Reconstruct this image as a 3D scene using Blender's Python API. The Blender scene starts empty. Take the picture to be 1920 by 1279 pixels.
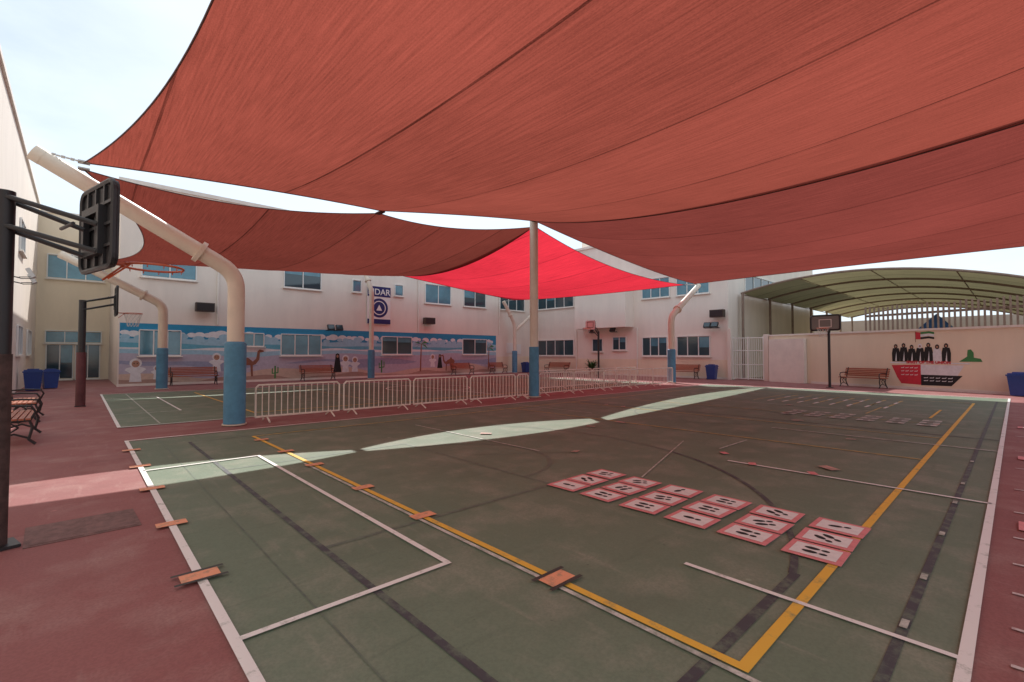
import bpy, math, random
from mathutils import Vector, Matrix
random.seed(7)
S=bpy.context.scene
# ------------------------------------------------------------------ materials
def nn(nt,t,**k):
    n=nt.nodes.new(t)
    for a,b in k.items(): setattr(n,a,b)
    return n
def mat(name,col,rough=.7,var=.0,scale=4.,col2=None,metal=0.,bump=0.,spec=.5,stretch=None,detail=6):
    m=bpy.data.materials.new(name); m.use_nodes=True
    nt=m.node_tree; b=nt.nodes['Principled BSDF']
    b.inputs['Base Color'].default_value=(*col,1); b.inputs['Roughness'].default_value=rough
    b.inputs['Metallic'].default_value=metal
    b.inputs['Specular IOR Level'].default_value=spec
    if var>0 or col2:
        tc=nn(nt,'ShaderNodeTexCoord'); no=nn(nt,'ShaderNodeTexNoise')
        no.inputs['Scale'].default_value=scale; no.inputs['Detail'].default_value=detail; no.inputs['Roughness'].default_value=.65
        if stretch:
            mp=nn(nt,'ShaderNodeMapping'); mp.inputs['Scale'].default_value=stretch
            nt.links.new(tc.outputs['Object'],mp.inputs[0]); nt.links.new(mp.outputs[0],no.inputs['Vector'])
        else: nt.links.new(tc.outputs['Object'],no.inputs['Vector'])
        r=nn(nt,'ShaderNodeValToRGB'); r.color_ramp.elements[0].position=.32; r.color_ramp.elements[1].position=.68
        c2=col2 if col2 else tuple(min(1,c*(1+var)) for c in col)
        c1=col if col2 else tuple(c*(1-var) for c in col)
        r.color_ramp.elements[0].color=(*c1,1); r.color_ramp.elements[1].color=(*c2,1)
        nt.links.new(no.outputs['Fac'],r.inputs[0]); nt.links.new(r.outputs[0],b.inputs['Base Color'])
        if bump>0:
            bp=nn(nt,'ShaderNodeBump'); bp.inputs['Strength'].default_value=bump; bp.inputs['Distance'].default_value=.02
            n2=nn(nt,'ShaderNodeTexNoise'); n2.inputs['Scale'].default_value=scale*25
            nt.links.new(tc.outputs['Object'],n2.inputs['Vector'])
            nt.links.new(n2.outputs['Fac'],bp.inputs['Height']); nt.links.new(bp.outputs[0],b.inputs['Normal'])
    return m
def floor_mat(name,base,stain,dust,rough=.75):
    """painted acrylic court: large blotches, dust, scuffs, fine grain"""
    m=bpy.data.materials.new(name); m.use_nodes=True; nt=m.node_tree; b=nt.nodes['Principled BSDF']
    L=nt.links.new
    tc=nn(nt,'ShaderNodeTexCoord')
    def noise(sc,det=6,st=None,rg=.6,rot=.5):
        n=nn(nt,'ShaderNodeTexNoise'); n.inputs['Scale'].default_value=sc; n.inputs['Detail'].default_value=det; n.inputs['Roughness'].default_value=rg
        if st:
            mp=nn(nt,'ShaderNodeMapping'); mp.inputs['Scale'].default_value=st; mp.inputs['Rotation'].default_value=(0,0,rot)
            L(tc.outputs['Object'],mp.inputs[0]); L(mp.outputs[0],n.inputs['Vector'])
        else: L(tc.outputs['Object'],n.inputs['Vector'])
        return n
    def ramp(n,a,bb):
        r=nn(nt,'ShaderNodeMapRange'); r.inputs['From Min'].default_value=a; r.inputs['From Max'].default_value=bb
        L(n.outputs['Fac'],r.inputs['Value']); return r
    def mix(f,a,c,amt=1.):
        x=nn(nt,'ShaderNodeMix',data_type='RGBA')
        if amt<1:
            mm=nn(nt,'ShaderNodeMath',operation='MULTIPLY'); mm.inputs[1].default_value=amt; L(f,mm.inputs[0]); f=mm.outputs[0]
        L(f,x.inputs['Factor'])
        if isinstance(a,tuple): x.inputs['A'].default_value=(*a,1)
        else: L(a,x.inputs['A'])
        if isinstance(c,tuple): x.inputs['B'].default_value=(*c,1)
        else: L(c,x.inputs['B'])
        return x.outputs['Result']
    c=mix(ramp(noise(.45),.35,.65).outputs[0],base,stain,.9)
    c=mix(ramp(noise(.9,5),.5,.72).outputs[0],c,tuple(x*.74 for x in base),.6)
    c=mix(ramp(noise(1.7,8),.48,.75).outputs[0],c,dust,.65)
    c=mix(ramp(noise(9,4,(1,.15,1)),.60,.75).outputs[0],c,dust,.4)
    c=mix(ramp(noise(7,5,(.12,1,1),.6,-.3),.60,.72).outputs[0],c,tuple(x*.7 for x in base),.45)
    c=mix(ramp(noise(60,2),.4,.62).outputs[0],c,tuple(x*.72 for x in base),.35)
    c=mix(ramp(noise(14,3),.70,.74).outputs[0],c,tuple(x*.5 for x in base),.5)
    c=mix(ramp(noise(5,2),.74,.77).outputs[0],c,tuple(min(1,x*1.8+.05) for x in base),.5)
    L(c,b.inputs['Base Color'])
    rr=nn(nt,'ShaderNodeMapRange'); rr.inputs['To Min'].default_value=rough-.2; rr.inputs['To Max'].default_value=rough+.12
    L(noise(1.2).outputs['Fac'],rr.inputs['Value']); L(rr.outputs[0],b.inputs['Roughness'])
    bp=nn(nt,'ShaderNodeBump'); bp.inputs['Strength'].default_value=.3; bp.inputs['Distance'].default_value=.004
    L(noise(150,2).outputs['Fac'],bp.inputs['Height']); L(bp.outputs[0],b.inputs['Normal'])
    b.inputs['Specular IOR Level'].default_value=.3
    return m
GREEN=(.165,.225,.158); MAROON=(.29,.112,.108)
M={}
M['green']=floor_mat('court_green_acrylic',GREEN,(.20,.25,.18),(.36,.35,.28))
M['maroon']=floor_mat('court_maroon_acrylic',MAROON,(.34,.142,.132),(.44,.29,.26))
M['sand']=mat('sand_ground',(.38,.30,.22),.95,.15,.3)
def paint(name,col,wear=.45,under=GREEN):
    m=bpy.data.materials.new(name); m.use_nodes=True; nt=m.node_tree; b=nt.nodes['Principled BSDF']; L=nt.links.new
    tc=nn(nt,'ShaderNodeTexCoord'); n=nn(nt,'ShaderNodeTexNoise'); n.inputs['Scale'].default_value=7; n.inputs['Detail'].default_value=9; n.inputs['Roughness'].default_value=.75
    L(tc.outputs['Object'],n.inputs['Vector'])
    r=nn(nt,'ShaderNodeMapRange'); r.inputs['From Min'].default_value=wear-.06; r.inputs['From Max'].default_value=wear+.08
    L(n.outputs['Fac'],r.inputs['Value'])
    x=nn(nt,'ShaderNodeMix',data_type='RGBA'); L(r.outputs[0],x.inputs['Factor'])
    x.inputs['A'].default_value=(*[.65*u+.35*c for u,c in zip(under,col)],1); x.inputs['B'].default_value=(*col,1)
    L(x.outputs['Result'],b.inputs['Base Color']); b.inputs['Roughness'].default_value=.65
    return m
M['white']=paint('line_white',(.85,.84,.81),.37)
M['faint']=paint('line_white_worn',(.62,.62,.57),.49)
M['yellow']=paint('line_yellow',(.82,.50,.07),.38)
M['yfaint']=paint('line_yellow_worn',(.64,.48,.15),.48)
M['black']=paint('line_black',(.065,.07,.08),.45)
M['bfaint']=paint('line_black_worn',(.11,.14,.115),.52)
M['orange']=paint('marker_orange',(.85,.38,.22),.40)
M['pinkm']=paint('marker_pink',(.66,.36,.31),.48)
M['matred']=mat('mat_red',(.76,.27,.28),.6,.12,12)
M['matwhite']=mat('mat_white',(.82,.80,.78),.6,.08,15)
M['cream']=mat('steel_cream_paint',(.74,.65,.53),.45,.06,3)
M['blue']=mat('blue_padding',(.09,.27,.42),.6,.14,5)
M['wall']=mat('render_cream_wall',(.80,.715,.635),.9,.055,1.1,bump=.2,stretch=(1,1,.25))
M['wally']=mat('render_yellow_wall',(.79,.68,.52),.9,.055,1.1,bump=.2,stretch=(1,1,.25))
M['coping']=mat('coping_cream',(.79,.73,.66),.85,.07,2)
M['far']=mat('neighbour_wall',(.42,.34,.28),.9,.06,1)
M['glass']=mat('window_glass',(.03,.06,.075),.08,spec=.9)
M['glassb']=mat('window_glass_blue_film',(.08,.22,.29),.12,.3,.9,spec=.9)
M['frame']=mat('window_frame_white',(.80,.79,.76),.5)
M['iron']=mat('black_iron',(.02,.02,.022),.45)
M['steel']=mat('galvanised_steel',(.45,.45,.44),.4,.1,8,metal=.6)
M['fence']=mat('barrier_cream_paint',(.82,.77,.67),.5,.08,10)
M['wood']=mat('bench_wood',(.36,.11,.055),.5,.3,6,stretch=(1,12,12))
M['bin']=mat('bin_blue_plastic',(.02,.06,.26),.4,.1,3)
M['pad']=mat('post_pad_maroon',(.11,.035,.04),.7,.2,4)
M['padb']=mat('post_pad_brown',(.08,.05,.045),.85,.4,14,bump=.5)
M['board']=mat('backboard_black',(.018,.018,.02),.5,.3,5)
M['boardw']=mat('backboard_acrylic',(.70,.72,.72),.3)
M['boardg']=mat('backboard_grey_acrylic',(.20,.20,.19),.3)
M['rim']=mat('rim_orange',(.55,.10,.03),.4)
M['net']=mat('net_white',(.6,.58,.55),.9)
M['speaker']=mat('speaker_brown',(.07,.05,.04),.6)
M['cable']=mat('edge_cable_dark',(.08,.03,.025),.6)
M['slat']=mat('slat_fence_brown',(.25,.18,.14),.8,.15,4)
def flat(n,c,v=.1,s=6): return mat(n,c,.85,v,s)
M['mblue']=flat('mural_blue',(.03,.26,.46)); M['msky']=flat('mural_pale_sky',(.34,.56,.68)); M['mwhite']=flat('mural_white',(.72,.74,.76))
M['mteal']=flat('mural_teal',(.13,.41,.54)); M['mlav']=flat('mural_lavender',(.47,.45,.54)); M['mlav2']=flat('mural_lavender_dark',(.31,.34,.47))
M['msand']=flat('mural_sand',(.60,.47,.38)); M['msand2']=flat('mural_sand_dark',(.40,.27,.22)); M['mgreen']=flat('mural_green',(.06,.24,.08))
M['mblack']=flat('mural_black',(.02,.02,.02)); M['mred']=flat('mural_red',(.58,.04,.06)); M['mskin']=flat('mural_skin',(.42,.24,.16))
M['navy']=flat('sign_navy',(.03,.03,.14)); M['mbrown']=flat('mural_brown',(.26,.11,.07))
M['leaf']=mat('plant_leaf',(.05,.12,.03),.6,.4,9)
M['pot']=mat('terracotta_pot',(.35,.14,.08),.8)
M['bluer']=mat('play_roof_blue',(.03,.10,.28),.5)
M['tap']=mat('tape_black',(.05,.055,.05),.6,.2,20)
M['lamp']=mat('floodlight_housing',(.55,.55,.54),.4)
M['iron_cover']=mat('manhole_iron',(.20,.11,.10),.7,.3,14,bump=.4)
# sails
def sail_mat(name,tr,df,seam_off,pitch=2.45,fac=.55):
    m=bpy.data.materials.new(name); m.use_nodes=True; nt=m.node_tree; L=nt.links.new
    nt.nodes.remove(nt.nodes['Principled BSDF']); out=nt.nodes['Material Output']
    tc=nn(nt,'ShaderNodeTexCoord'); sp=nn(nt,'ShaderNodeSeparateXYZ'); L(tc.outputs['Object'],sp.inputs[0])
    def mth(op,a,b=None):
        n=nn(nt,'ShaderNodeMath',operation=op)
        for i,v in enumerate((a,b)):
            if v is None: continue
            if isinstance(v,(int,float)): n.inputs[i].default_value=v
            else: L(v,n.inputs[i])
        return n.outputs[0]
    a=mth('DIVIDE',mth('ADD',sp.outputs['X'],seam_off),pitch)
    fr=mth('FRACT',a); fl=mth('FLOOR',a)
    seam=mth('LESS_THAN',fr,.014)
    edge=mth('LESS_THAN',mth('ABSOLUTE',mth('SUBTRACT',fr,.011)),.028)
    wn=nn(nt,'ShaderNodeTexWhiteNoise',noise_dimensions='1D'); L(fl,wn.inputs['W'])
    def noise(st,sc,det=3):
        mp=nn(nt,'ShaderNodeMapping'); mp.inputs['Scale'].default_value=st; L(tc.outputs['Object'],mp.inputs[0])
        n=nn(nt,'ShaderNodeTexNoise'); n.inputs['Scale'].default_value=sc; n.inputs['Detail'].default_value=det; L(mp.outputs[0],n.inputs['Vector']); return n.outputs['Fac']
    n1=noise((1,.03,.03),42,5); n2=noise((.06,1,.06),14,2); n3=noise((1,1,1),.3,2); n4=noise((1,.35,1),110,2)
    v=mth('ADD',mth('MULTIPLY',n1,.90),mth('MULTIPLY',n2,.06))
    v=mth('ADD',v,mth('MULTIPLY',n3,.5)); v=mth('ADD',v,mth('MULTIPLY',n4,.60))
    v=mth('ADD',v,mth('MULTIPLY',wn.outputs['Value'],.16))
    v=mth('SUBTRACT',v,.10)
    v=mth('SUBTRACT',v,mth('MULTIPLY',seam,.45)); v=mth('SUBTRACT',v,mth('MULTIPLY',edge,.10))
    def colmul(c):
        x=nn(nt,'ShaderNodeVectorMath',operation='SCALE'); x.inputs[0].default_value=c; L(v,x.inputs['Scale']); return x.outputs[0]
    d=nn(nt,'ShaderNodeBsdfDiffuse'); t=nn(nt,'ShaderNodeBsdfTranslucent'); mx=nn(nt,'ShaderNodeMixShader'); mx.inputs[0].default_value=fac
    L(colmul(df),d.inputs['Color']); L(colmul(tr),t.inputs['Color'])
    L(d.outputs[0],mx.inputs[1]); L(t.outputs[0],mx.inputs[2]); L(mx.outputs[0],out.inputs['Surface'])
    return m
M['sail']=sail_mat('shade_cloth_terracotta',(.285,.062,.043),(.30,.088,.068),-.75)
M['sail2']=sail_mat('shade_cloth_brown',(.155,.033,.024),(.22,.063,.050),-.75)
M['sail3']=sail_mat('shade_cloth_maroon',(.205,.043,.034),(.25,.070,.058),-.75)
M['sailred']=sail_mat('shade_cloth_red',(.66,.03,.05),(.5,.05,.06),0)
M['canopy']=sail_mat('shade_cloth_olive',(.19,.165,.09),(.25,.225,.14),0,4.5,.4)
# ------------------------------------------------------------------ geometry helpers
def link(o,parent=None):
    S.collection.objects.link(o)
    if parent: o.parent=parent
    return o
def mesh(name,vs,fs,m=None,parent=None,smooth=False):
    me=bpy.data.meshes.new(name); me.from_pydata([tuple(v) for v in vs],[],fs); me.update()
    if m: me.materials.append(M[m] if isinstance(m,str) else m)
    if smooth:
        for p in me.polygons: p.use_smooth=True
    return link(bpy.data.objects.new(name,me),parent)
def empty(name,loc=(0,0,0),rz=0):
    e=bpy.data.objects.new(name,None); e.location=loc; e.rotation_euler=(0,0,rz); e.empty_display_size=.3
    return link(e)
class B:
    """mesh accumulator"""
    def __init__(s): s.v=[]; s.f=[]
    def box(s,x0,x1,y0,y1,z0,z1,M4=None):
        i=len(s.v); c=[(x0,y0,z0),(x1,y0,z0),(x1,y1,z0),(x0,y1,z0),(x0,y0,z1),(x1,y0,z1),(x1,y1,z1),(x0,y1,z1)]
        if M4: c=[tuple(M4@Vector(p)) for p in c]
        s.v+=c; s.f+=[(i,i+3,i+2,i+1),(i+4,i+5,i+6,i+7),(i,i+1,i+5,i+4),(i+1,i+2,i+6,i+5),(i+2,i+3,i+7,i+6),(i+3,i,i+4,i+7)]
    def tube(s,pts,r,n=10,cap=True):
        pts=[Vector(p) for p in pts]; rs=r if isinstance(r,(list,tuple)) else [r]*len(pts)
        i0=len(s.v); ref=None
        for k,p in enumerate(pts):
            if k==0: t=pts[1]-pts[0]
            elif k==len(pts)-1: t=pts[-1]-pts[-2]
            else: t=(pts[k+1]-p).normalized()+(p-pts[k-1]).normalized()
            t.normalize()
            if ref is None:
                ref=Vector((0,0,1)) if abs(t.z)<.9 else Vector((1,0,0))
            a=(ref-t*ref.dot(t)).normalized(); b=t.cross(a); ref=a
            for j in range(n):
                an=2*math.pi*j/n; s.v.append(tuple(p+(a*math.cos(an)+b*math.sin(an))*rs[k]))
        for k in range(len(pts)-1):
            for j in range(n):
                a=i0+k*n+j; b=i0+k*n+(j+1)%n; s.f.append((a,b,b+n,a+n))
        if cap:
            s.f.append(tuple(i0+j for j in reversed(range(n)))); s.f.append(tuple(i0+(len(pts)-1)*n+j for j in range(n)))
    def poly(s,pts):
        i=len(s.v); s.v+=[tuple(p) for p in pts]; s.f.append(tuple(range(i,i+len(pts))))
    def done(s,name,m,parent=None,smooth=False): return mesh(name,s.v,s.f,m,parent,smooth)
def smooth_by_angle(o):
    me=o.data
    for p in me.polygons: p.use_smooth=True
    try:
        me.set_sharp_from_angle(angle=math.radians(40))
    except Exception: pass
# ------------------------------------------------------------------ ground and courts
b=B(); b.poly([(-600,-600,0),(900,-600,0),(900,900,0),(-600,900,0)]); b.done('ground','sand')
b=B(); b.poly([(-1.8,-20,.004),(30,-20,.004),(30,37,.004),(-1.8,37,.004)]); b.done('pavement','maroon')
def court(name,x0,x1,y0,y1,y1b=None):
    b=B(); y1b=y1 if y1b is None else y1b
    b.poly([(x0,y0,.008),(x1,y0,.008),(x1,y1b,.008),(x0,y1,.008)]); return b.done(name,'green')
c1=court('sports_court',.62,22.7,.2,10.35); c2=court('sports_court',.62,22.0,12.35,22.9)
LZ={'white':.020,'faint':.0185,'yellow':.016,'yfaint':.014,'black':.012,'bfaint':.0105,'orange':.024,'pinkm':.023}
cnt=[0]
def line(p,q,m,w=.05,par=c1,z=None):
    cnt[0]+=1
    p=Vector(p);q=Vector(q);d=(q-p).normalized();n=Vector((-d.y,d.x))*w/2
    z=(LZ[m] if z is None else z)+ (cnt[0]%7)*.00015
    mesh('court_line',[(*(p-n),z),(*(q-n),z),(*(q+n),z),(*(p+n),z)],[(0,1,2,3)],m,par)
def arc(cx,cy,r,a0,a1,m,w=.05,par=c1,n=40,z=None):
    vs=[];fs=[]
    z=LZ[m]+.0011 if z is None else z
    for i in range(n+1):
        a=math.radians(a0+(a1-a0)*i/n)
        for rr in (r-w/2,r+w/2): vs.append((cx+rr*math.cos(a),cy+rr*math.sin(a),z))
        if i: k=2*i; fs.append((k-2,k-1,k+1,k))
    mesh('court_arc',vs,fs,m,par)
def rect_lines(x0,x1,y0,y1,m,w=.05,par=c1):
    line((x0,y0-w/2),(x0,y1+w/2),m,w,par); line((x1,y0-w/2),(x1,y1+w/2),m,w,par)
    line((x0,y0),(x1,y0),m,w,par); line((x0,y1),(x1,y1),m,w,par)
rect_lines(.62,22.7,.2,10.35,'white',.055)
line((2.34,.88),(2.34,9.43),'yellow',.055); line((2.34,.91),(19.8,.91),'yellow',.06); line((2.34,9.43),(19.8,9.43),'yfaint',.05); line((19.8,.91),(19.8,9.43),'yfaint',.05)
line((2.275,.5),(2.275,6.6),'faint',.035)
line((8.75,.91),(8.75,9.43),'yfaint',.05)
line((11.2,.91),(11.2,9.43),'yfaint',.05)
line((13.4,.91),(13.4,9.43),'yfaint',.04)
line((1.95,2.78),(1.95,7.56),'white',.045); line((.62,2.78),(1.97,2.78),'white',.045); line((.62,7.56),(1.97,7.56),'white',.045)
line((3.18,.2),(3.18,1.63),'white',.04); line((6.66,.2),(6.66,2.77),'white',.045); line((10.3,.2),(10.3,3.4),'faint',.05)
line((21.4,2.78),(21.4,7.56),'white',.05)
line((1.4,1.05),(1.4,9.55),'black',.05); line((1.4,1.05),(3.6,1.05),'black',.06); line((1.4,9.55),(3.6,9.55),'bfaint',.05)
arc(2.68,5.3,4.33,-78,-22,'black',.05); arc(2.68,5.3,4.33,-22,78,'bfaint',.05)
line((1.4,3.65),(4.0,3.65),'bfaint',.05); line((1.4,6.95),(4.0,6.95),'bfaint',.05); line((4.0,3.65),(4.0,6.95),'bfaint',.04)
arc(4.0,5.3,1.2,-90,90,'bfaint',.045)
line((2.2,.45),(21,.45),'black',.05)
line((11.65,.2),(11.65,10.35),'black',.05); arc(11.65,5.3,1.8,0,360,'bfaint',.05)
line((5.2,5.0),(5.2,8.6),'faint',.03); line((4.3,5.5),(5.6,4.6),'bfaint',.02); line((5.0,3.1),(7.6,3.9),'faint',.02)
line((7.4,3.2),(8.5,3.2),'faint',.03); line((9.5,7.3),(9.5,10.2),'faint',.03); line((15.2,1.2),(15.2,8.8),'faint',.04)
line((1.05,.3),(1.05,10.2),'bfaint',.012)
for x in (2.5,3.3,4.1,5.2,6.4,7.4,9): line((x,.45),(x+.11,.45),'faint',.035,z=.0215)
# markers
def marker(x,y,tape=False,rz=0.,m='orange',s=1.):
    e=empty('floor_marker',(x,y,0),rz); s*=.85
    b=B(); b.poly([(-.13*s,-.075*s,.026),(.13*s,-.075*s,.026),(.13*s,.075*s,.026),(-.13*s,.075*s,.026)]); b.done('patch',m,e)
    if tape:
        for sy in (-.082,.082):
            b=B(); b.poly([(-.15,sy-.015,.0265),(.15,sy-.015,.0265),(.15,sy+.015,.0265),(-.15,sy+.015,.0265)]); b.done('tape','tap',e)
for y,t in ((3.74,1),(5.04,0),(6.5,0),(7.9,0),(9.3,0)): marker(.62,y,t)
for y,t in ((2.09,1),(3.73,0),(4.96,0),(6.42,0),(7.6,0),(8.9,0)): marker(2.34,y,t)
for i in range(16):
    marker(random.uniform(5,20),random.uniform(.6,9.8),0,random.uniform(0,3),'pinkm',random.uniform(.6,1.2))
marker(.98,1.85,False,.2,'black',1); marker(2.35,.52,False,.1,'black',.8)
for (x,y) in ((6.7,1.75),(6.68,2.45),(7.1,3.0)): marker(x,y,0,random.uniform(0,1),'matred',.7)
# foot mats
def footmat(x,y,k):
    e=empty('exercise_mat',(x,y,0),random.uniform(-.05,.05))
    b=B(); b.box(-.158,.158,-.19,.19,.022,.026); b.done('border','matred',e)
    b=B(); b.poly([(-.116,-.15,.0275),(.116,-.15,.0275),(.116,.15,.0275),(-.116,.15,.0275)]); b.done('panel','matwhite',e)
    for sx in ((-.04,.04) if k%3 else (0,)):
        R=Matrix.Rotation(math.radians([0,35,-35,75,20][k%5]),3,'Z')
        for (cy,rx,ry,zz) in ((.03,.026,.052,.0290),(-.055,.02,.028,.0291)):
            pts=[tuple(R@Vector((sx+rx*math.cos(2*math.pi*i/14),cy+ry*math.sin(2*math.pi*i/14),zz))) for i in range(14)]
            b=B(); b.poly(pts); b.done('footprint','mblack',e)
for i in range(6):
    for j in range(3): footmat(4.07+.355*j+random.uniform(-.008,.008),3.46-.482*i+random.uniform(-.012,.012),i*5+j*2+i*j)
for i in range(6):
    for j in range(3): 
        x=13.0+.42*j; y=3.9-.52*i
        b=B(); b.poly([(x-.15,y-.16,.024),(x+.15,y-.16,.024),(x+.15,y+.16,.024),(x-.15,y+.16,.024)]); b.done('court_tile_marking','faint',c1)
        b=B(); b.poly([(x-.07,y-.05,.026),(x+.07,y-.05,.026),(x+.07,y+.05,.026),(x-.07,y+.05,.026)]); b.done('court_tile_marking','bfaint',c1)
for i in range(8):
    for j in range(4):
        x=16.2+.8*j; y=5.6-.42*i
        line((x,y-.16),(x+.55,y-.16),'yfaint' if j%2 else 'white',.07)
for i in range(9):
    line((16.1,5.85-.42*i),(19.2,5.85-.42*i),'yfaint',.04)
line((14.5,1.4),(16.8,1.4),'yellow',.05); line((14.5,2.6),(16.5,2.6),'yfaint',.05)
# right strip decorations on pavement
M['whitem']=paint('line_white_on_maroon',(.66,.58,.56),.45,MAROON)
LZ['whitem']=.014
pv=bpy.data.objects['pavement']
for x in (3.3,3.75,4.3,4.9,5.6,6.5,7.6,9,10.6,12.5): line((x,-.85),(x,.05),'whitem',.03,pv,.012)
line((3.3,-.35),(12.5,-.35),'whitem',.025,pv,.0135)
for x in (6.0,9.9,14.0):
    b=B(); b.poly([(x-.15,-.4,.018),(x+.15,-.4,.018),(x+.15,.02,.018),(x-.15,.02,.018)]); b.done('floor_patch','matred',pv)
    b=B(); b.poly([(x-.09,-.32,.0195),(x+.09,-.32,.0195),(x+.09,-.05,.0195),(x-.09,-.05,.0195)]); b.done('floor_patch','matwhite',pv)
# court 2 lines
rect_lines(.62,22,12.35,22.9,'white',.06,c2); rect_lines(3.3,19,13.2,21.6,'yellow',.055,c2)
line((2.0,15),(2.0,20.3),'white',.05,c2); line((.62,15),(2.0,15),'faint',.05,c2); line((.62,20.3),(2,20.3),'white',.05,c2)
line((1.3,12.5),(1.3,22.5),'faint',.03,c2); line((11.3,12.35),(11.3,22.9),'white',.05,c2); arc(11.3,17.6,1.8,0,360,'white',.05,c2)
line((7,13.2),(7,21.6),'yfaint',.05,c2); line((15,13.2),(15,21.6),'yfaint',.05,c2)
# manhole
e=empty('manhole_cover',(.06,5.52,0),math.radians(2))
b=B(); b.box(-.36,.36,-.30,.30,.005,.010); b.done('frame','iron_cover',e)
b=B(); 
for sx in (-1,1): b.box(-.33 if sx<0 else .01,-.01 if sx<0 else .33,-.27,.27,.010,.014)
b.done('plates','iron_cover',e)
# ------------------------------------------------------------------ sails
def bez_edge(p,q,inw,sag,nodes=None):
    p=Vector(p);q=Vector(q);inw=Vector((*inw,0))
    def f(t):
        k=4*t*(1-t); return p.lerp(q,t)+inw*k-Vector((0,0,sag*k))
    return f
def via(p,m,q,inw,sag,tm):
    a=bez_edge(p,m,inw,sag);b_=bez_edge(m,q,inw,sag)
    return lambda t: a(t/tm) if t<tm else b_((t-tm)/(1-tm))
def sail(name,P00,P10,P11,P01,eb,er,et,el,m,belly=0.,n=56,rot=False):
    P00,P10,P11,P01=map(Vector,(P00,P10,P11,P01))
    vs=[]
    for j in range(n+1):
        v=j/n
        for i in range(n+1):
            u=i/n
            c=(1-v)*eb(u)+v*et(u)+(1-u)*el(v)+u*er(v)-((1-u)*(1-v)*P00+u*(1-v)*P10+u*v*P11+(1-u)*v*P01)
            c.z-=belly*16*u*(1-u)*v*(1-v)
            c.z+=.012*math.sin(c.x*5.1+c.y*.3)*16*u*(1-u)*v*(1-v)
            vs.append(c)
    fs=[(j*(n+1)+i,j*(n+1)+i+1,(j+1)*(n+1)+i+1,(j+1)*(n+1)+i) for j in range(n) for i in range(n)]
    e=empty(name)
    o=mesh('fabric',vs,fs,m,e,True)
    b=B()
    for ed in (eb,er,et,el): b.tube([ed(k/40)-Vector((0,0,.008)) for k in range(41)],.011,6)
    b.done('edge_cable','cable',e,True)
    b=B()
    for P in (P00,P10,P11,P01): b.box(P.x-.08,P.x+.08,P.y-.08,P.y+.08,P.z-.012,P.z+.012)
    b.done('corner_plate','steel',e)
    return e
T1=(0,11.08,4.87); T2=(11.45,11.25,6.1); T3=(11.5,-4.2,6.0); T4=(0,-2.4,4.9); Mid=(5.67,11.13,5.22)
R=(24.7,11.9,5.35); Sx=(24.4,-1.4,5.3)
sail('shade_sail',T4,T3,T2,T1,
  bez_edge(T4,T3,(0,1.0),.3), bez_edge(T3,T2,(-1.0,0),1.2), via(T1,Mid,T2,(0,-.38),.06,.5), bez_edge(T4,T1,(.86,0),.08),'sail',.05)
T2b=(11.5,11.3,6.14)
T3b=(11.4,-4.2,6.12)
sail('shade_sail',T3b,Sx,R,T2b,
  bez_edge(T3b,Sx,(0,1.2),.3), bez_edge(Sx,R,(-.8,0),.1), bez_edge(T2b,R,(0,-.36),.35), bez_edge(T3b,T2b,(-1.1,0),1.1),'sail3',.05)
T1c=(0,11.36,4.83); T2c=(11.75,11.58,6.02); V=(13.5,25.9,6.43); W=(.35,25,5.25); Mid2=(5.7,11.29,5.2)
sail('shade_sail',T1c,T2c,V,W,
  via(T1c,Mid2,T2c,(0,.55),.12,.5), bez_edge(T2c,V,(.3,0),.75), bez_edge(W,V,(0,-1.3),.25), bez_edge(T1c,W,(1.2,0),.25),'sail2',.05)
T2d=(11.8,11.62,6.10); Rd=(24.3,12.25,5.3); U=(25,26.8,5.75); Vd=(13.6,26,6.5)
sail('shade_sail',T2d,Rd,U,Vd,
  bez_edge(T2d,Rd,(0,.40),.3), bez_edge(Rd,U,(-1.3,0),.3), bez_edge(Vd,U,(0,-1.3),.35), bez_edge(T2d,Vd,(-.15,0),.6),'sailred',.05)
b=B(); b.box(5.62,5.76,11.06,11.36,5.17,5.20); b.done('sail_connector','cable')
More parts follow.
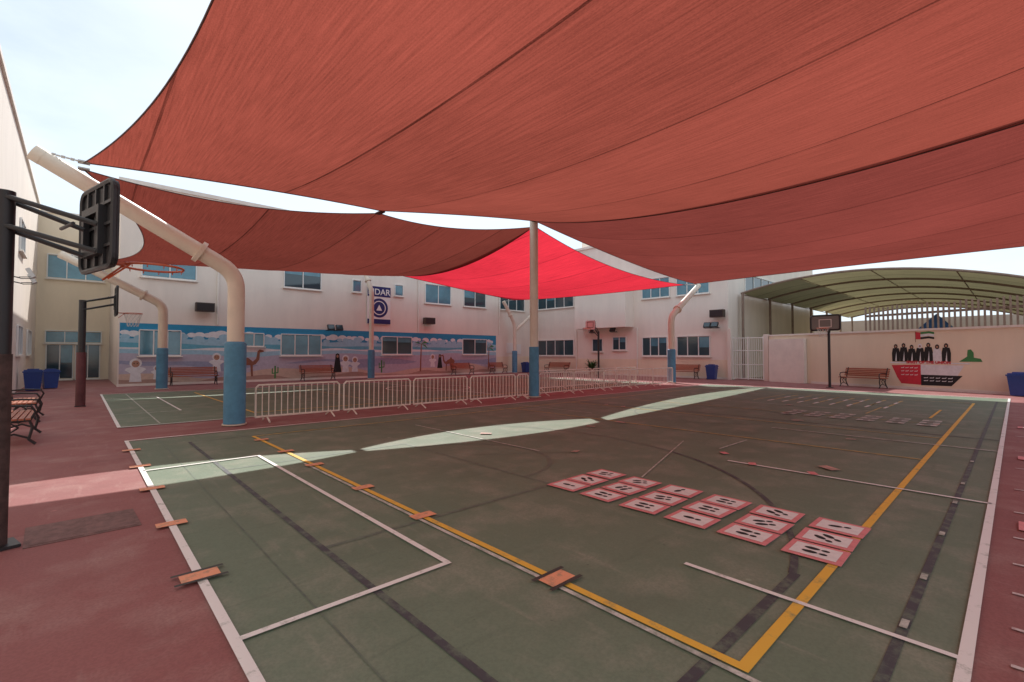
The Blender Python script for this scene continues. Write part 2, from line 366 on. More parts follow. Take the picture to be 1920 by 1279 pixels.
# ------------------------------------------------------------------ masts
def mast(base,tip,ze,r=.16,pad=True,corner=None,padr=.205):
    e=empty('shade_sail_post',(0,0,0))
    x,y=base; tip=Vector(tip); el=Vector((x,y,ze)); d=(tip-el).normalized()
    pts=[Vector((x,y,.02)),Vector((x,y,ze-.45))]
    for k in range(1,7):
        t=k/7; p0=Vector((x,y,ze-.35)); p2=el+d*.35
        pts.append((1-t)**2*p0+2*t*(1-t)*el+t*t*p2)
    pts+=[el+d*.45,tip]
    rs=[r]*(len(pts)-1)+[r*.85]
    b=B(); b.tube(pts,rs,20); b.done('mast',"cream",e); smooth_by_angle(e.children[0])
    b=B(); b.tube([el+d*.72,el+d*.80],r*1.4,20); b.tube([(x,y,.02),(x,y,.045)],r*1.45,16); smooth_by_angle(b.done('flange','cream',e))
    b=B(); b.tube([tip-d*.12-Vector((0,0,.0)),tip+d*.02],[r*.9,r*.9],14); smooth_by_angle(b.done('cap','cream',e))
    if pad:
        b=B(); b.tube([(x,y,.05),(x,y,1.72)],padr,24); smooth_by_angle(b.done('padding','blue',e))
        b=B(); b.tube([(x,y,1.72),(x,y,1.76)],[padr*.98,r*1.02],24); smooth_by_angle(b.done('padding_top','blue',e))
        b=B()
        for z in (.35,.9,1.45): b.tube([(x,y,z),(x,y,z+.03)],padr+.004,24)
        smooth_by_angle(b.done('padding_straps','blue',e))
    if corner:
        for cc in corner:
            c=Vector(cc); a=tip-d*.1+Vector((0,0,.1)); b=B(); n=9
            for k in range(n):
                p=a.lerp(c,(k+.1)/n); q=a.lerp(c,(k+.9)/n); b.tube([p,q],.016 if k%2 else .026,6)
            b.tube([a-Vector((0,0,.12)),a+Vector((0,0,.03))],.03,8)
            b.done('turnbuckle_chain','steel',e)
mast((2.42,11.2),(-.62,11.2,4.9),3.2,corner=[T1])
mast((22.6,12.2),(25.5,12.1,5.35),3.45,corner=[R,Rd])
mast((2.6,24.7),(-.6,25.0,5.35),3.6,.17,corner=[W])
mast((13.0,26.6),(12.8,27.1,6.5),5.3,.14,corner=[V])
mast((25.2,26.9),(24.2,27.1,5.6),3.9,.15,corner=[U])
b=B(); b.tube([(25.2,26.9,3.3),(27.3,26.6,5.0)],.12,12); smooth_by_angle(b.done('shade_sail_post_brace','cream'))
mast((2.0,-3.0),(-.7,-2.9,5.0),3.2,corner=[T4]); mast((11.6,-5.2),(11.6,-4.9,6.1),5.0,corner=[T3]); mast((23,-2.2),(25.1,-1.9,5.4),3.5,corner=[Sx])
e=empty('shade_sail_post')
b=B(); b.tube([(11.6,11.4,.02),(11.6,11.4,6.2)],.145,20); b.tube([(11.6,11.4,6.2),(11.6,11.4,6.23)],.17,20); b.tube([(11.6,11.4,.02),(11.6,11.4,.045)],.24,20); smooth_by_angle(b.done('mast','cream',e))
b=B(); b.tube([(11.6,11.4,.05),(11.6,11.4,1.75)],.17,24); smooth_by_angle(b.done('padding','blue',e))
b=B()
for c in (T2,T2b,T2c,T2d): b.tube([(11.6,11.4,6.05),c],.02,6)
b.done('shackles','steel',e)
# ------------------------------------------------------------------ barriers
def barrier(x0,y0,x1,y1,h=.82):
    L=math.hypot(x1-x0,y1-y0); e=empty('crowd_barrier',(x0,y0,0),math.atan2(y1-y0,x1-x0)+random.uniform(-.012,.012))
    b=B(); z0=.12
    b.tube([(0.03,0,z0),(0.03,0,h-.06),(.09,0,h),(L-.09,0,h),(L-.03,0,h-.06),(L-.03,0,z0),(.03,0,z0)],.021,8)
    n=int(L/.13)
    for k in range(1,n): b.tube([(.03+(L-.06)*k/n,0,z0),(.03+(L-.06)*k/n,0,h)],.011,6)
    b.done('frame','fence',e)
    b=B()
    for x in (.25,L-.25):
        b.tube([(x,-.26,.02),(x,-.2,.05),(x,0,z0+.02),(x,.2,.05),(x,.26,.02)],.018,6)
    b.done('feet','fence',e)
xs=2.82
while xs<11.2:
    x2=min(xs+1.95,11.3); barrier(xs,11.32,x2-.03,11.34); xs+=1.97
xs=11.95
while xs<21.4: barrier(xs,11.5+.02*(xs-12),xs+1.92,11.5+.02*(xs-10)); xs+=1.97
for k in range(4): barrier(13.5+2*k,13.2+.1*k,15.45+2*k,13.3+.1*k)
# ------------------------------------------------------------------ benches
def bench(x,y,rz,L=1.6):
    e=empty('park_bench',(x,y,0),rz)   # faces -Y local
    b=B()
    for k in range(6):
        yy=-.24+.078*k; b.box(-L/2,L/2,yy,yy+.06,.425,.455)
    for k in range(5):
        z=.50+.075*k; yy=.235+.03*k; b.box(-L/2,L/2,yy,yy+.025,z,z+.058)
    b.done('slats','wood',e)
    b=B()
    for x0 in (-L/2+.1,L/2-.1):
        b.tube([(x0,-.30,.02),(x0,-.22,.1),(x0,-.26,.3),(x0,-.22,.41),(x0,0,.40),(x0,.22,.42),(x0,.27,.6),(x0,.38,.88)],.022,6)
        b.tube([(x0,.33,.02),(x0,.25,.1),(x0,.16,.25),(x0,.18,.41)],.022,6)
        b.tube([(x0,-.23,.41),(x0,-.29,.55),(x0,-.24,.64),(x0,0,.66),(x0,.29,.64)],.02,6)
        b.tube([(x0,-.22,.12),(x0,-.05,.2),(x0,.08,.16),(x0,.25,.1)],.016,6)
        b.tube([(x0,-.1,.3),(x0,0,.22),(x0,.1,.3),(x0,0,.38),(x0,-.1,.3)],.013,6)
    b.done('iron_ends','iron',e)
bench(4.1,27.0,0,2.0); bench(10.0,27.0,0,1.9); bench(20.2,27.0,0,1.8); bench(23.6,27.0,0,1.5)
bench(27.1,24.2,-math.pi/2,2.2); bench(27.1,13.8,-math.pi/2,1.7)
bench(-.90,15.3,math.pi/2,1.7); bench(-.80,11.8,math.pi/2,1.7)
# ------------------------------------------------------------------ bins
def bin_(x,y,rz=0,s=1.):
    e=empty('trash_bin',(x,y,0),rz); e.scale=(s,s,s)
    b=B(); a,c=.2,.26
    b.v+=[(-a,-a,.03),(a,-a,.03),(a,a,.03),(-a,a,.03),(-c,-c,.72),(c,-c,.72),(c,c,.72),(-c,c,.72)]
    b.f+=[(3,2,1,0),(0,1,5,4),(1,2,6,5),(2,3,7,6),(3,0,4,7)]
    b.box(-.285,.285,-.285,.285,.72,.77); b.box(-.25,.25,-.25,.25,.77,.82); b.box(-.16,.16,-.14,.14,.82,.86)
    for sx in (-.2,.14): b.box(sx,sx+.06,-.29,-.285,.6,.66)
    b.done('body','bin',e)
    b=B(); b.tube([(-.18,.2,.05),(.18,.2,.05)],.05,10); b.done('wheels','iron',e)
bin_(-1.35,27.2,0,1.05); bin_(-.9,28.6,.2,1.0); bin_(26.7,27.2); bin_(27.3,12.2,.1,1.05)
# ------------------------------------------------------------------ basketball hoops
def net(e,cx,cz,r=.225):
    b=B(); n=12; rows=5
    def P(i,k): 
        rr=r*(1-.42*(k/rows)**.8); a=2*math.pi*(i+.5*(k%2))/n; return (cx+rr*math.cos(a),rr*math.sin(a),cz-.4*k/rows)
    for k in range(rows):
        for i in range(n):
            b.tube([P(i,k),P(i+(0 if k%2==0 else 1),k+1)],.004,4,False); b.tube([P(i,k),P(i-(1 if k%2==0 else 0),k+1)],.004,4,False)
    b.done('net','net',e)
def rim(e,cx,cz,m='rim'):
    b=B(); b.tube([(cx+.225*math.cos(a*math.pi/12),.225*math.sin(a*math.pi/12),cz) for a in range(25)],.010,6,False)
    b.box(cx-.36,cx-.2,-.06,.06,cz-.012,cz+.008)
    b.tube([(cx-.34,-.06,cz-.15),(cx-.2,-.1,cz-.01)],.008,5);b.tube([(cx-.34,.06,cz-.15),(cx-.2,.1,cz-.01)],.008,5)
    for k in range(12):
        a=k*math.pi/6; b.tube([(cx+.225*math.cos(a),.225*math.sin(a),cz-.005),(cx+.22*math.cos(a),.22*math.sin(a),cz-.03)],.004,4)
    b.done('rim',m,e)
def hoop(x,y,rz,ztop,bx,bw,bz0,bz1,post_r=.06,pad=None,padz=1.5,bm='board',py=0.,adz=0.,hasnet=True,padk=1.55):
    """local +X is the direction the hoop faces; board plane at x=bx, post shifted sideways by py"""
    e=empty('basketball_hoop',(x,y,0),rz)
    b=B(); b.tube([(0,py,.02),(0,py,ztop)],post_r,12); b.box(-.12,.12,py-.12,py+.12,.008,.03); smooth_by_angle(b.done('post','iron',e))
    if pad: b=B(); b.tube([(0,py,.03),(0,py,padz)],post_r*padk,16); smooth_by_angle(b.done('pad',pad,e))
    zc=(bz0+bz1)/2
    b=B()
    for s in (-1,1):
        b.tube([(0,py+s*post_r*.8,ztop-.05),(bx-.06,s*.16,zc+.12+adz)],.020,8)
        b.tube([(0,py+s*post_r*.8,ztop-.28),(bx-.06,s*.16,zc-.1+adz)],.020,8)
    b.tube([(bx-.2,-.13,zc+.1+adz),(bx-.2,.18,zc+.1+adz)],.014,6)
    b.box(bx-.07,bx-.02,-.2,.2,zc-.24,zc-.18); b.box(bx-.07,bx-.02,-.2,.2,zc+.1,zc+.16)
    b.box(bx-.07,bx-.03,-.2,-.15,zc-.18,zc+.1); b.box(bx-.07,bx-.03,.15,.2,zc-.18,zc+.1)
    b.done('arms','iron',e)
    rc=.09; pts=[]
    for (cy,cz,a0) in ((bw/2-rc,bz1-rc,0),(-bw/2+rc,bz1-rc,90),(-bw/2+rc,bz0+rc,180),(bw/2-rc,bz0+rc,270)):
        for k in range(6):
            a=math.radians(a0+18*k); pts.append((cy+rc*math.cos(a),cz+rc*math.sin(a)))
    n=len(pts); vs=[(bx-.015,p[0],p[1]) for p in pts]+[(bx+.015,p[0],p[1]) for p in pts]
    fs=[tuple(reversed(range(n))),tuple(range(n,2*n))]+[(i,(i+1)%n,n+(i+1)%n,n+i) for i in range(n)]
    mesh('backboard',vs,fs,bm,e)
    b=B(); w2=bw/2
    fr=[(bx-.02,p[0]*.985,zc+(p[1]-zc)*.985) for p in pts]; fr.append(fr[0]); b.tube(fr,.022,6,False)
    if bm=='boardg':
        fr=[(bx+.012,p[0],p[1]) for p in pts]; fr.append(fr[0]); b.tube(fr,.04,6,False)
    for k in (-.5,0,.5): b.box(bx-.035,bx-.016,k*w2-.012,k*w2+.012,bz0+.03,bz1-.03)
    for k in (-.5,.0,.5): b.box(bx-.034,bx-.0165,-w2+.03,w2-.03,zc+k*(bz1-bz0)/2-.012,zc+k*(bz1-bz0)/2+.012)
    b.done('board_frame','iron',e)
    b=B(); z0=bz0+.12; 
    for q in ((-.24,-.21,z0,z0+.36),(.21,.24,z0,z0+.36),(-.21,.21,z0+.33,z0+.36),(-.21,.21,z0,z0+.03)): b.box(bx+.016,bx+.018,q[0],q[1],q[2],q[3])
    b.done('target_square','frame' if bm!='boardw' else 'iron',e)
    rim(e,bx+.38,bz0+.08)
    if hasnet: net(e,bx+.38,bz0+.08)
    return e
rz=math.radians(14); bxl=.50; cxl=.11-bxl*math.cos(rz); cyl=5.2-bxl*math.sin(rz)
hoop(cxl,cyl,rz,2.78,bxl,.76,2.2,2.9,.06,'padb',1.5,py=.30,adz=-.12,hasnet=False,padk=1.12)
hoop(.05,18.2,0,3.05,.75,1.0,2.65,3.5,.085,'pad',1.55,padk=1.3)
hoop(23.6,17.6,math.pi,2.9,.8,.7,2.98,3.52,.06,None,bm='boardw')
hoop(24.6,5.7,math.pi,2.75,.55,1.1,2.55,3.2,.055,None,bm='boardg')
# ------------------------------------------------------------------ buildings
def PW(x,z,o): return (x,28-o,z)
def EW(y,z,o): return (28-o,y,z)
def window(par,P,a0,a1,z0,z1,n=2,g='glass',nm='window',d=.07):
    def bx(name,u0,u1,w0,w1,o0,o1,m):
        p=P(u0,w0,o0);q=P(u1,w1,o1); b=B(); b.box(min(p[0],q[0]),max(p[0],q[0]),min(p[1],q[1]),max(p[1],q[1]),min(p[2],q[2]),max(p[2],q[2])); return b.done(name,m,par)
    bx(nm+'_glass',a0+.03,a1-.03,z0+.03,z1-.03,.004,.02,g)
    t=.045
    bx(nm+'_frame',a0,a1,z0-t,z0,.004,d,'frame'); bx(nm+'_frame',a0,a1,z1,z1+t,.004,d,'frame')
    for k in range(n+1):
        u=a0+(a1-a0)*k/n; bx(nm+'_frame',u-t/2,u+t/2,z0,z1,.0045,d-.003,'frame')
    for k in range(n):
        if random.random()<.45:
            u=a0+(a1-a0)*k/n; h=(z1-z0)*random.uniform(.2,.6); bx(nm+'_blind',u+.05,u+(a1-a0)/n-.05,z1-h,z1-.03,.021,.024,'glassb')
    bx(nm+'_sill',a0-.08,a1+.08,z0-t-.05,z0-t,.003,d+.06,'coping')
mb=empty('school_building')
b=B(); b.box(1.3,60,28,45,0,9.5); b.done('main_wing_walls','wall',mb)
b=B(); b.box(28,45,11.5,27.999,0,9.4); b.done('end_wing_walls','wall',mb)
b=B(); b.box(-14,-1.8,-12,45,0,9.7); b.done('side_wing_walls','wall',mb)
b=B(); b.box(-1.799,1.299,36.8,45,0,9.45); b.done('link_walls','wally',mb)
b=B(); b.box(1.2,60.1,27.93,28.35,9.5,9.68); b.box(27.9,28.3,11.4,27.92,9.4,9.58); b.box(28.31,45.1,11.4,11.75,9.4,9.58); b.box(-2.1,-1.72,-12.1,45,9.7,9.86); b.box(-1.71,1.25,36.72,37,9.45,9.6)
b.done('parapet_coping','coping',mb)
b=B(); b.box(27.0,28.0,17.9,22.3,3.35,6.9); b.done('bay_projection','wall',mb)
b=B(); b.box(8,11,34,38,9.5,11.2); b.box(30,36,20,24,9.4,10.9); b.box(13,20,30,33,9.5,10.4); b.done('roof_plant_room','wall',mb)
b=B(); b.box(1.28,27.9,27.96,27.999,.0,.12); b.box(27.96,27.999,11.5,27.9,.0,.12); b.done('plinth','coping',mb)
b=B(); b.box(24.3,27.99,27.985,27.9985,.121,1.3); b.box(27.985,27.9985,11.5,27.98,.121,1.15); b.done('dado_band','wally',mb)
for a0,a1,z0,z1,n,g in ((2.06,3.67,1.45,2.62,3,'glassb'),(6.42,7.4,1.95,2.6,2,'glassb'),(8.28,10.5,1.45,2.6,3,'glassb'),(14.4,16.6,1.5,2.62,2,'glass'),(20.9,23.2,1.5,2.6,2,'glass'),
    (2.1,4.25,5.2,6.6,2,'glassb'),(8.4,10.45,5.3,6.6,2,'glass'),(12.4,12.95,5.4,6.1,1,'glassb'),(15.3,15.9,5.4,6.1,1,'glassb'),(17.65,19.8,5.1,6.4,2,'glassb'),(21,23.1,5.1,6.4,2,'glass'),(24.6,27.3,5.1,6.4,3,'glass')):
    window(mb,PW,a0,a1,z0,z1,n,g)
for a0,a1,z0,z1,n,g in ((23.2,27.0,1.4,2.6,4,'glass'),(20.5,21.4,1.7,2.6,1,'glass'),(18.5,19.6,1.8,2.7,2,'glass'),(15.4,17.2,1.4,2.6,3,'glass'),(12.6,14.7,1.4,2.6,3,'glass'),
    (12.6,14.7,5.25,6.5,3,'glassb'),(15.2,17.2,5.25,6.5,3,'glassb'),(23.2,27,5.2,6.4,4,'glass')):
    window(mb,EW,a0,a1,z0,z1,n,g)
def SW(x,z,o): return (x,11.5-o,z)
window(mb,SW,30.5,37.5,5.3,6.5,5,'glass')
def DW(x,z,o): return (x,36.8-o,z)
window(mb,DW,-1.4,1.0,5.8,7.1,3,'glassb')
window(mb,DW,-1.4,.95,2.15,2.8,3,'glassb','transom'); window(mb,DW,-1.35,-.25,.1,2.05,2,'glass','door'); window(mb,DW,-.15,.9,.1,2.05,2,'glass','door')
def LW(y,z,o): return (-1.8+o,y,z)
window(mb,LW,26.3,28.2,1.5,2.6,2,'glass'); window(mb,LW,31,33.2,1.5,2.6,2,'glass'); window(mb,LW,26.3,28.2,5.6,6.8,2,'glass'); window(mb,LW,15,17,1.5,2.6,2,'glass')
b=B()
for p in ((5.2,27.93),(17.1,27.93),(24.5,27.93)): b.tube([(p[0],p[1],3.0),(p[0],p[1],9.4)],.045,8)
for y in (22.9,17.6): b.tube([(27.93,y,.1),(27.93,y,3.3)],.045,8)
b.done('downpipes','coping',mb)
# ------------------------------------------------------------------ mural on the main wing
mu=empty('wall_mural')
def fp(P,pts,o,m,par=mu,name='painted_shape'):
    return mesh(name,[P(x,z,o) for x,z in pts],[tuple(range(len(pts)))],m,par)
def band(z0,zt,amp,wl,o,m,x0=1.35,x1=24.2,ph=0,rough=0.):
    n=150; vs=[];fs=[]
    for i in range(n+1):
        x=x0+(x1-x0)*i/n; z=zt+amp*math.sin(x/wl+ph)+amp*.5*math.sin(x/wl*2.3+ph*2)
        vs+=[PW(x,z0,o),PW(x,z,o)]
        if i: fs.append((2*i-2,2*i,2*i+1,2*i-1))
    mesh('painted_band',vs,fs,m,mu)
band(.12,2.95,0,1,.0015+.0,'mblue')
def cloudband(zt,o,m,step=.42,r=.26,seed=1):
    rd=random.Random(seed); x=1.5
    while x<24:
        rr=r*rd.uniform(.6,1.25); zc=zt+rd.uniform(-.06,.08); xx=min(max(x,1.35+rr),24.15-rr)
        fp(PW,[(xx+rr*math.cos(a*math.pi/8),zc+rr*.62*math.sin(a*math.pi/8)) for a in range(16)],o+rd.uniform(0,.0006),m); x+=step*rd.uniform(.6,1.6)
cloudband(2.45,.0030,'mwhite'); cloudband(2.3,.0038,'msky',.5,.25,3)
band(.12,2.22,.03,.6,.0050,'msky'); band(.12,2.0,.05,1.1,.0060,'mteal'); band(.12,1.80,.04,.8,.0070,'mwhite'); band(.12,1.68,.05,1.4,.0080,'msky'); band(.12,1.45,.08,1.4,.0085,'mlav'); band(.12,1.1,.14,1.9,.0090,'mlav2',ph=1)
band(.12,.88,.18,1.3,.0100,'mlav',ph=.4); band(.12,.55,.20,1.7,.0112,'msand',ph=2); band(.12,.26,.1,.9,.0122,'msand2',ph=.3)
def circ(cx,cz,rx,rz_,n=14): return [(cx+rx*math.cos(2*math.pi*i/n),cz+rz_*math.sin(2*math.pi*i/n)) for i in range(n)]
def kid(x,z,h,robe='mwhite'):
    fp(PW,[(x-.2*h,z),(x+.2*h,z),(x+.16*h,z+.35*h),(x+.34*h,z+.5*h),(x+.3*h,z+.56*h),(x+.1*h,z+.62*h),(x-.1*h,z+.62*h),(x-.3*h,z+.56*h),(x-.34*h,z+.48*h),(x-.16*h,z+.35*h)],.0135,robe)
    fp(PW,circ(x,z+.76*h,.2*h,.2*h),.0140,robe); fp(PW,circ(x,z+.73*h,.13*h,.14*h),.0146,'mskin')
    for s in (-1,1): fp(PW,circ(x+s*.05*h,z+.75*h,.018*h,.025*h,8),.0152,'mblack')
kid(1.95,.2,1.15); kid(2.75,.3,.7); kid(5.2,.6,1.0); kid(5.9,.45,.9); kid(12.0,.4,1.1); kid(12.6,.4,1.0); kid(18.3,.6,.95); kid(3.2,.2,.6,'msand')
def abaya(x,z,h):
    fp(PW,[(x-.22*h,z),(x+.22*h,z),(x+.12*h,z+.7*h),(x+.1*h,z+.95*h),(x,z+h),(x-.1*h,z+.95*h),(x-.12*h,z+.7*h)],.0137,'mblack'); fp(PW,circ(x,z+.84*h,.06*h,.08*h),.0146,'mskin')
abaya(11.5,.4,1.15); abaya(18.9,.5,1.0)
cam=[(0,0),(.1,0),(.14,.6),(.5,.62),(.56,0),(.66,0),(.7,.35),(.78,0),(.88,0),(.86,.6),(1.0,.8),(.92,1.0),(.72,1.05),(.58,1.28),(.44,1.05),(.22,.98),(.02,.8),(-.14,.95),(-.2,1.35),(-.3,1.45),(-.5,1.4),(-.52,1.32),(-.32,1.28),(-.3,.9),(-.12,.65),(.02,.6)]
def camel(x,z,s,fl=1):
    fp(PW,[(x+fl*a*s,z+c*s) for a,c in cam],.0134,'mbrown')
camel(6.9,.3,1.0,-1); camel(19.4,.3,.8)
def cactus(x,z,h):
    for (a,c,d_,e_) in ((-.06,.06,0,1),(-.25,-.17,.4,.8),(.17,.25,.5,.9)): fp(PW,[(x+a*h,z+d_*h),(x+c*h,z+d_*h),(x+c*h,z+e_*h),(x+a*h,z+e_*h)],.0138,'mgreen')
    fp(PW,[(x-.25*h,z+.36*h),(x+.25*h,z+.42*h),(x+.25*h,z+.5*h),(x-.25*h,z+.44*h)],.0142,'mgreen')
cactus(8.0,.15,.7); cactus(14.4,.3,.8); cactus(13.6,.15,.5)
def palm(x,z,h):
    fp(PW,[(x-.06,z),(x+.06,z),(x+.1,z+h),(x+.03,z+h)],.0136,'mbrown')
    for a in range(9):
        an=math.radians(-30+a*30); dx,dz=math.cos(an),math.sin(an)
        fp(PW,[(x+.06,z+h),(x+.06+dx*.3-dz*.05,z+h+dz*.25+dx*.06+.06),(x+.06+dx*.62,z+h+dz*.4-.12)],.0140+a*.0002,'mlav2' if a%2 else 'mgreen')
palm(17.3,.3,1.9); palm(24.0-.6,.3,1.7)
for (x0,x1,z0,z1) in ((25.3,26.0,1.6,2.4),(26.2,26.9,1.5,2.3)):
    b=B(); b.box(x0,x1,27.95,27.998,z0,z1); nb=b.done('notice_board','frame')
# banner sign
sg=empty('school_banner_sign')
b=B(); b.box(13.35,14.95,27.90,27.97,3.45,5.85); b.done('panel','frame',sg)
b=B(); b.box(13.35,14.95,27.885,27.899,5.2,5.85); b.box(13.35,14.95,27.885,27.899,3.45,3.75); b.done('navy_bands','navy',sg)
def ring(cx,cz,r0,r1,y,m,par):
    vs=[];fs=[];n=32
    for i in range(n):
        a=2*math.pi*i/n
        for r in (r0,r1): vs.append((cx+r*math.cos(a),y,cz+r*math.sin(a)))
        fs.append((2*i,2*i+1,(2*i+3)%(2*n),(2*i+2)%(2*n)))
    mesh('emblem_ring',vs,fs,m,par)
ring(14.15,4.47,.0,.62,27.893,'navy',sg); ring(14.15,4.47,.40,.46,27.888,'frame',sg)
b=B(); b.poly([(13.95,27.886,4.3),(14.35,27.886,4.3),(14.15,27.886,4.68)]); b.done('emblem_mark','frame',sg)
def text(s,loc,size,rot,m,par,name='lettering',al='CENTER'):
    c=bpy.data.curves.new(name,'FONT'); c.body=s; c.size=size; c.align_x=al; c.extrude=.002
    o=bpy.data.objects.new(name,c); o.location=loc; o.rotation_euler=rot; c.materials.append(M[m]); c.offset=.006; link(o,par)
text('MDAR',(14.15,27.88,5.32),.55,(math.pi/2,0,0),'frame',sg)
def speaker(x,y,z,rz):
    e=empty('wall_speaker',(x,y,z),rz)
    b=B(); b.box(-.4,.4,-.2,.14,-.22,.22); b.done('cabinet','speaker',e)
    b=B(); b.box(-.36,.36,-.215,-.201,-.18,.18); b.done('grille','iron',e); b=B(); b.box(-.1,.1,.14,.25,-.05,.05); b.done('bracket','iron',e)
speaker(4.6,27.72,3.85,0); speaker(17.8,27.72,3.8,0); speaker(27.7,12.0,3.9,-math.pi/2)
def flood(x,y,z,rz,m='iron'):
    e=empty('floodlight',(x,y,z),rz)
    T=Matrix.Rotation(math.radians(-28),4,'X')
    b=B(); b.box(-.2,.2,-.34,-.22,-.16,.16,T); b.done('housing',m,e)
    b=B(); b.box(-.17,.17,-.345,-.341,-.13,.13,T); b.done('lens','glass',e)
    b=B(); b.tube([(-.22,-.26,-.02),(-.22,0,-.05),(.22,0,-.05),(.22,-.26,-.02)],.014,6); b.tube([(0,0,-.05),(0,.24,0)],.02,6); b.done('bracket','iron',e)
for x in (10.9,11.4): flood(x,27.76,2.95,0)
for y,z in ((12.1,3.1),(12.55,3.1),(21.2,3.1)): flood(27.76,y,z,-math.pi/2)
flood(-1.5,22.6,4.1,math.pi/2,'lamp'); flood(-1.5,23.4,4.0,math.pi/2,'lamp')
flood(27.76,19.3,4.0-.9,-math.pi/2)
# ------------------------------------------------------------------ boundary wall (right)
A=Vector((28,9.3)); D=Vector((-.3115,-.950)); D.normalize(); N=Vector((-.950,.3115))
def RW(s,z,o): p=A+D*s+N*o; return (p.x,p.y,z)
bw=empty('boundary_wall')
def rbox(name,s0,s1,o0,o1,z0,z1,m,par):
    vs=[RW(s,z,o) for z in (z0,z1) for s,o in ((s0,o0),(s1,o0),(s1,o1),(s0,o1))]
    return mesh(name,vs,[(0,3,2,1),(4,5,6,7),(0,1,5,4),(1,2,6,5),(2,3,7,6),(3,0,4,7)],m,par)
rbox('wall',0,26,-.22,0,0,2.48,'wally',bw); rbox('coping',-.02,26.02,-.27,.05,2.48,2.56,'coping',bw)
b=B(); b.box(28.0,28.2,9.35,9.6,0,2.6); b.box(27.8,28.25,11.3,11.49,0,3.0); b.done('gate_pillars','wall',bw)
rbox('low_panel',.15,2.1,.02,.25,0,2.3,'coping',bw)
rbox('plinth',2.3,26,.001,.03,0,.12,'coping',bw)
gt=empty('metal_gate')
b=B()
for k in range(15): y=9.62+1.62*k/14; b.tube([(28,y,.08),(28,y,2.45)],.014,6)
for z in (.1,.9,1.7,2.42): b.tube([(28,9.6,z),(28,11.26,z)],.022,6)
for y in (9.6,10.42,11.26): b.box(27.97,28.03,y-.03,y+.03,.05,2.5)
b.done('bars','frame',gt)
sf=empty('slatted_fence')
s=4.0
b=B()
while s<26:
    p=RW(s,0,-1.6); b.box(p[0]-.03,p[0]+.03,p[1]-.035,p[1]+.035,0,3.75+.05*math.sin(s*5)); s+=.19
b.done('slats','slat',sf)
rbox('rail',4,26,-1.72,-1.66,3.3,3.4,'slat',sf); rbox('rail',4,26,-1.72,-1.66,2.2,2.3,'slat',sf)
# union mural
um=empty('national_day_mural')
def rp(pts,o,m): return mesh('painted_shape',[RW(s,z,o) for s,z in pts],[tuple(range(len(pts)))],m,um)
rp([(5.85,1.02),(6.9,1.06),(6.9,.22),(6.2,.24),(6.05,.5)],.004,'mred')
rp([(6.9,.64),(8.1,.64),(8.3,1.05),(6.9,1.06)],.004,'mwhite'); rp([(6.9,.2),(7.9,.22),(8.25,.64),(6.9,.64)],.004,'mblack')
rp([(5.8,1.1),(8.5,1.1),(8.45,1.15),(5.8,1.16)],.006,'mwhite')
for i in range(7):
    s0=6.02+i*.29; h=.72+.05*math.sin(i*2.1)
    rp([(s0-.14,1.18),(s0+.14,1.18),(s0+.15,1.18+h*.5),(s0+.11,1.18+h*.8),(s0-.11,1.18+h*.8),(s0-.15,1.18+h*.5)],.008+i*.0003,'mblack' if i!=5 else 'mwhite')
    rp([(s0+.07*math.cos(a*math.pi/6),1.2+h*.88+.1*math.sin(a*math.pi/6)) for a in range(12)],.011,'mblack' if i!=3 else 'mwhite')
    rp([(s0-.03,1.2),(s0+.03,1.2),(s0+.02,1.18+h*.6)],.012,'mwhite')
    rp([(s0+.035*math.cos(a*math.pi/6),1.2+h*.87+.05*math.sin(a*math.pi/6)) for a in range(12)],.0125,'mskin')
rp([(8.15,1.2),(8.85,1.2),(8.8,1.32),(8.6,1.36),(8.6,1.55),(8.52,1.68),(8.42,1.66),(8.4,1.4)],.008,'mgreen')
rp([(6.75,2.12),(6.92,2.12),(6.92,2.4),(6.75,2.43)],.006,'mred')
for z,m in ((2.33,'mgreen'),(2.23,'mwhite'),(2.12,'mblack')): rp([(6.92,z),(7.2,z+.03),(7.38,z-.01),(7.38,z+.075),(7.2,z+.115),(6.92,z+.085)],.006,m)
rp([(6.73,2.0),(6.75,2.0),(6.75,2.45),(6.73,2.45)],.0065,'mbrown')
ang=math.atan2(D.y,D.x)
p=RW(7.15,1.105,.013); text('SPIRIT OF THE UNION',p,.15,(math.pi/2,0,ang),'mred',um)
for r,zz in enumerate((.5,.38)):
    for k in range(5):
        s0=7.0+k*.2; rp([(s0,zz),(s0+.13,zz+.01),(s0+.15,zz+.06),(s0+.1,zz+.03),(s0,zz+.03)],.007,'mwhite')
for r,zz in enumerate((.9,.76,.6)):
    for k in range(4):
        s0=6.2+k*.16; rp([(s0,zz),(s0+.1,zz+.01),(s0+.12,zz+.06),(s0+.07,zz+.03),(s0,zz+.03)],.007,'mwhite')
p=RW(5.0,0,.6); bench(p[0],p[1],ang+0,1.8)
p=RW(10.0,0,.45); bin_(p[0],p[1],ang,1.0)
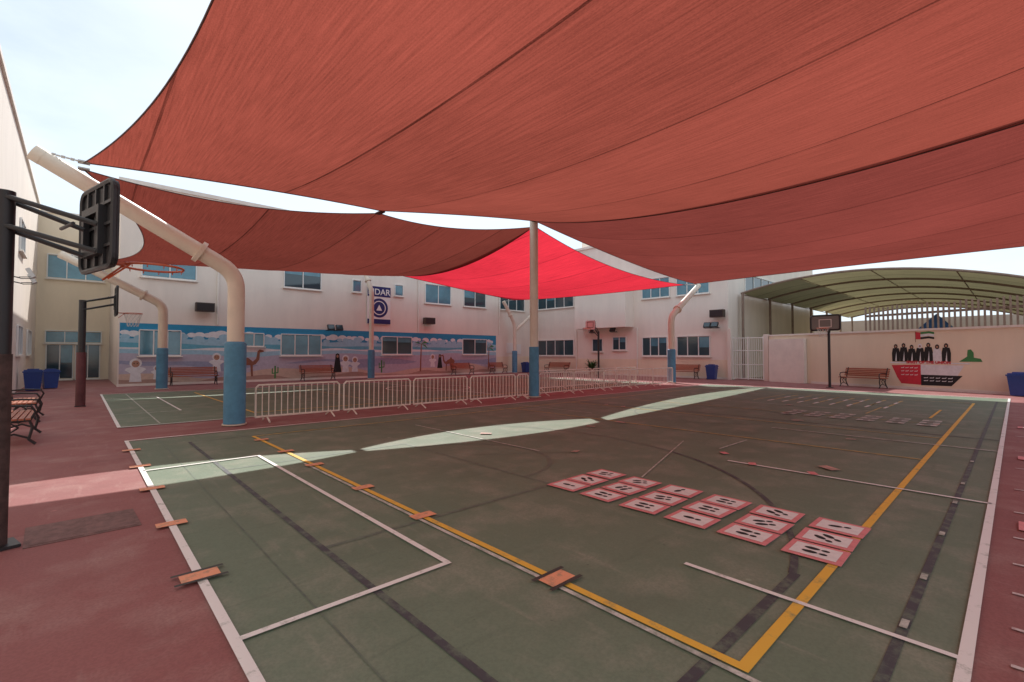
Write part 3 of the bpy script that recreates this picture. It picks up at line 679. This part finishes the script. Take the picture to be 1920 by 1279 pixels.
# ------------------------------------------------------------------ vaulted canopy behind the wall
cv=empty('vaulted_shade_canopy')
def cz(y): return 5.9-.0256*(y-6.2)**2
vs=[];fs=[];nx,ny=30,30
for i in range(nx+1):
    for j in range(ny+1):
        x=29.4+27.6*i/nx; y=11.3-19*j/ny; vs.append((x,y,cz(y)-.12*abs(math.sin(math.pi*(x-29.4)/4.6))))
fs=[(i*(ny+1)+j,i*(ny+1)+j+1,(i+1)*(ny+1)+j+1,(i+1)*(ny+1)+j) for i in range(nx) for j in range(ny)]
mesh('fabric',vs,fs,'canopy',cv,True)
b=B()
for k in range(7):
    x=29.4+4.6*k; b.tube([(x,11.3-19*j/24,cz(11.3-19*j/24)-.06) for j in range(25)],.06,8)
    b.tube([(x,11.2,0),(x,11.2,5.2)],.08,8)
    b.tube([(x,-7.6,0),(x,-7.6,cz(-7.6))],.08,8)
for j in range(0,25,4): y=11.3-19*j/24; b.tube([(29.4,y,cz(y)-.1),(57,y,cz(y)-.1)],.025,6)
b.done('steel_ribs','slat',cv)
pt=empty('play_tower')
b=B()
for sx in (-1,1):
    for sy in (-1,1): b.tube([(35+sx*.7,3+sy*.7,0),(35+sx*.7,3+sy*.7,2.7)],.06,8)
b.box(34.2,35.8,2.2,3.8,1.2,1.3); b.done('frame','wood',pt)
mesh('roof',[(34.1,2.1,2.7),(35.9,2.1,2.7),(35.9,3.9,2.7),(34.1,3.9,2.7),(35,3,3.75)],[(0,1,4),(1,2,4),(2,3,4),(3,0,4),(3,2,1,0)],'bluer',pt)
bb=empty('neighbouring_building'); b=B(); b.box(60,70,-25,30,0,5.0); b.done('walls','far',bb)
b=B()
for k in range(8): b.box(59.9,59.99,-22+6*k,-20.4+6*k,2.6,3.8)
b.done('windows','glass',bb)
# planter
pl=empty('potted_plant',(27.2,20.9,0))
b=B(); b.tube([(0,0,.01),(0,0,.4),(0,0,.44)],[.2,.28,.3],14); b.done('pot','pot',pl)
b=B(); rd=random.Random(4)
for k in range(90):
    a=rd.uniform(0,6.28); l=rd.uniform(.5,1.0); up=rd.uniform(.4,1.0); w=.05
    pts=[Vector((math.cos(a)*l*t*.75,math.sin(a)*l*t*.75,.42+up*t*1.1-.55*l*t*t)) for t in (0,.35,.7,1)]
    sd=Vector((-math.sin(a),math.cos(a),0))*w
    i=len(b.v)
    for q,ww in zip(pts,(.4,1,.8,.05)): b.v+=[tuple(q-sd*ww),tuple(q+sd*ww)]
    b.f+=[(i,i+1,i+3,i+2),(i+2,i+3,i+5,i+4),(i+4,i+5,i+7,i+6)]
b.done('fronds','leaf',pl)
# ------------------------------------------------------------------ sky, sun, camera
w=bpy.data.worlds.new('World'); S.world=w; w.use_nodes=True; nt=w.node_tree; L=nt.links.new
bg=nt.nodes['Background']; sk=nn(nt,'ShaderNodeTexSky'); sk.sky_type='NISHITA'; sk.sun_disc=False
sk.sun_elevation=math.radians(46.5); sk.sun_rotation=math.radians(30.3); sk.dust_density=1.2; sk.air_density=1.0
tc=nn(nt,'ShaderNodeTexCoord'); mp=nn(nt,'ShaderNodeMapping'); mp.inputs['Scale'].default_value=(1,1,2.6); no=nn(nt,'ShaderNodeTexNoise'); no.inputs['Scale'].default_value=1.9; no.inputs['Detail'].default_value=8; no.inputs['Roughness'].default_value=.58
L(tc.outputs['Generated'],mp.inputs[0]); L(mp.outputs[0],no.inputs['Vector'])
mr=nn(nt,'ShaderNodeMapRange'); mr.inputs['From Min'].default_value=.38; mr.inputs['From Max'].default_value=.62; mr.inputs['To Min'].default_value=.50; mr.inputs['To Max'].default_value=.98
L(no.outputs['Fac'],mr.inputs['Value'])
mx=nn(nt,'ShaderNodeMix',data_type='RGBA'); L(mr.outputs[0],mx.inputs['Factor']); L(sk.outputs[0],mx.inputs['A']); mx.inputs['B'].default_value=(6.5,7.3,8.0,1)
L(mx.outputs['Result'],bg.inputs['Color']); bg.inputs['Strength'].default_value=.15
sd=Vector((.48,.82,1.0)).normalized()
sl=bpy.data.lights.new('sun','SUN'); sl.energy=5; sl.angle=math.radians(.5); sl.color=(1,.97,.92)
so=bpy.data.objects.new('sun',sl); so.rotation_euler=sd.to_track_quat('Z','Y').to_euler(); link(so)
cd=bpy.data.cameras.new('camera'); cd.lens=16.43; cd.sensor_width=36; cd.clip_end=3000; cd.clip_start=.05
co=bpy.data.objects.new('camera',cd); co.location=(0,0,1.5); co.rotation_euler=(math.radians(91.6),0,math.radians(-42.8)); link(co); S.camera=co
S.view_settings.view_transform='Standard'; S.view_settings.look='None'; S.view_settings.exposure=0
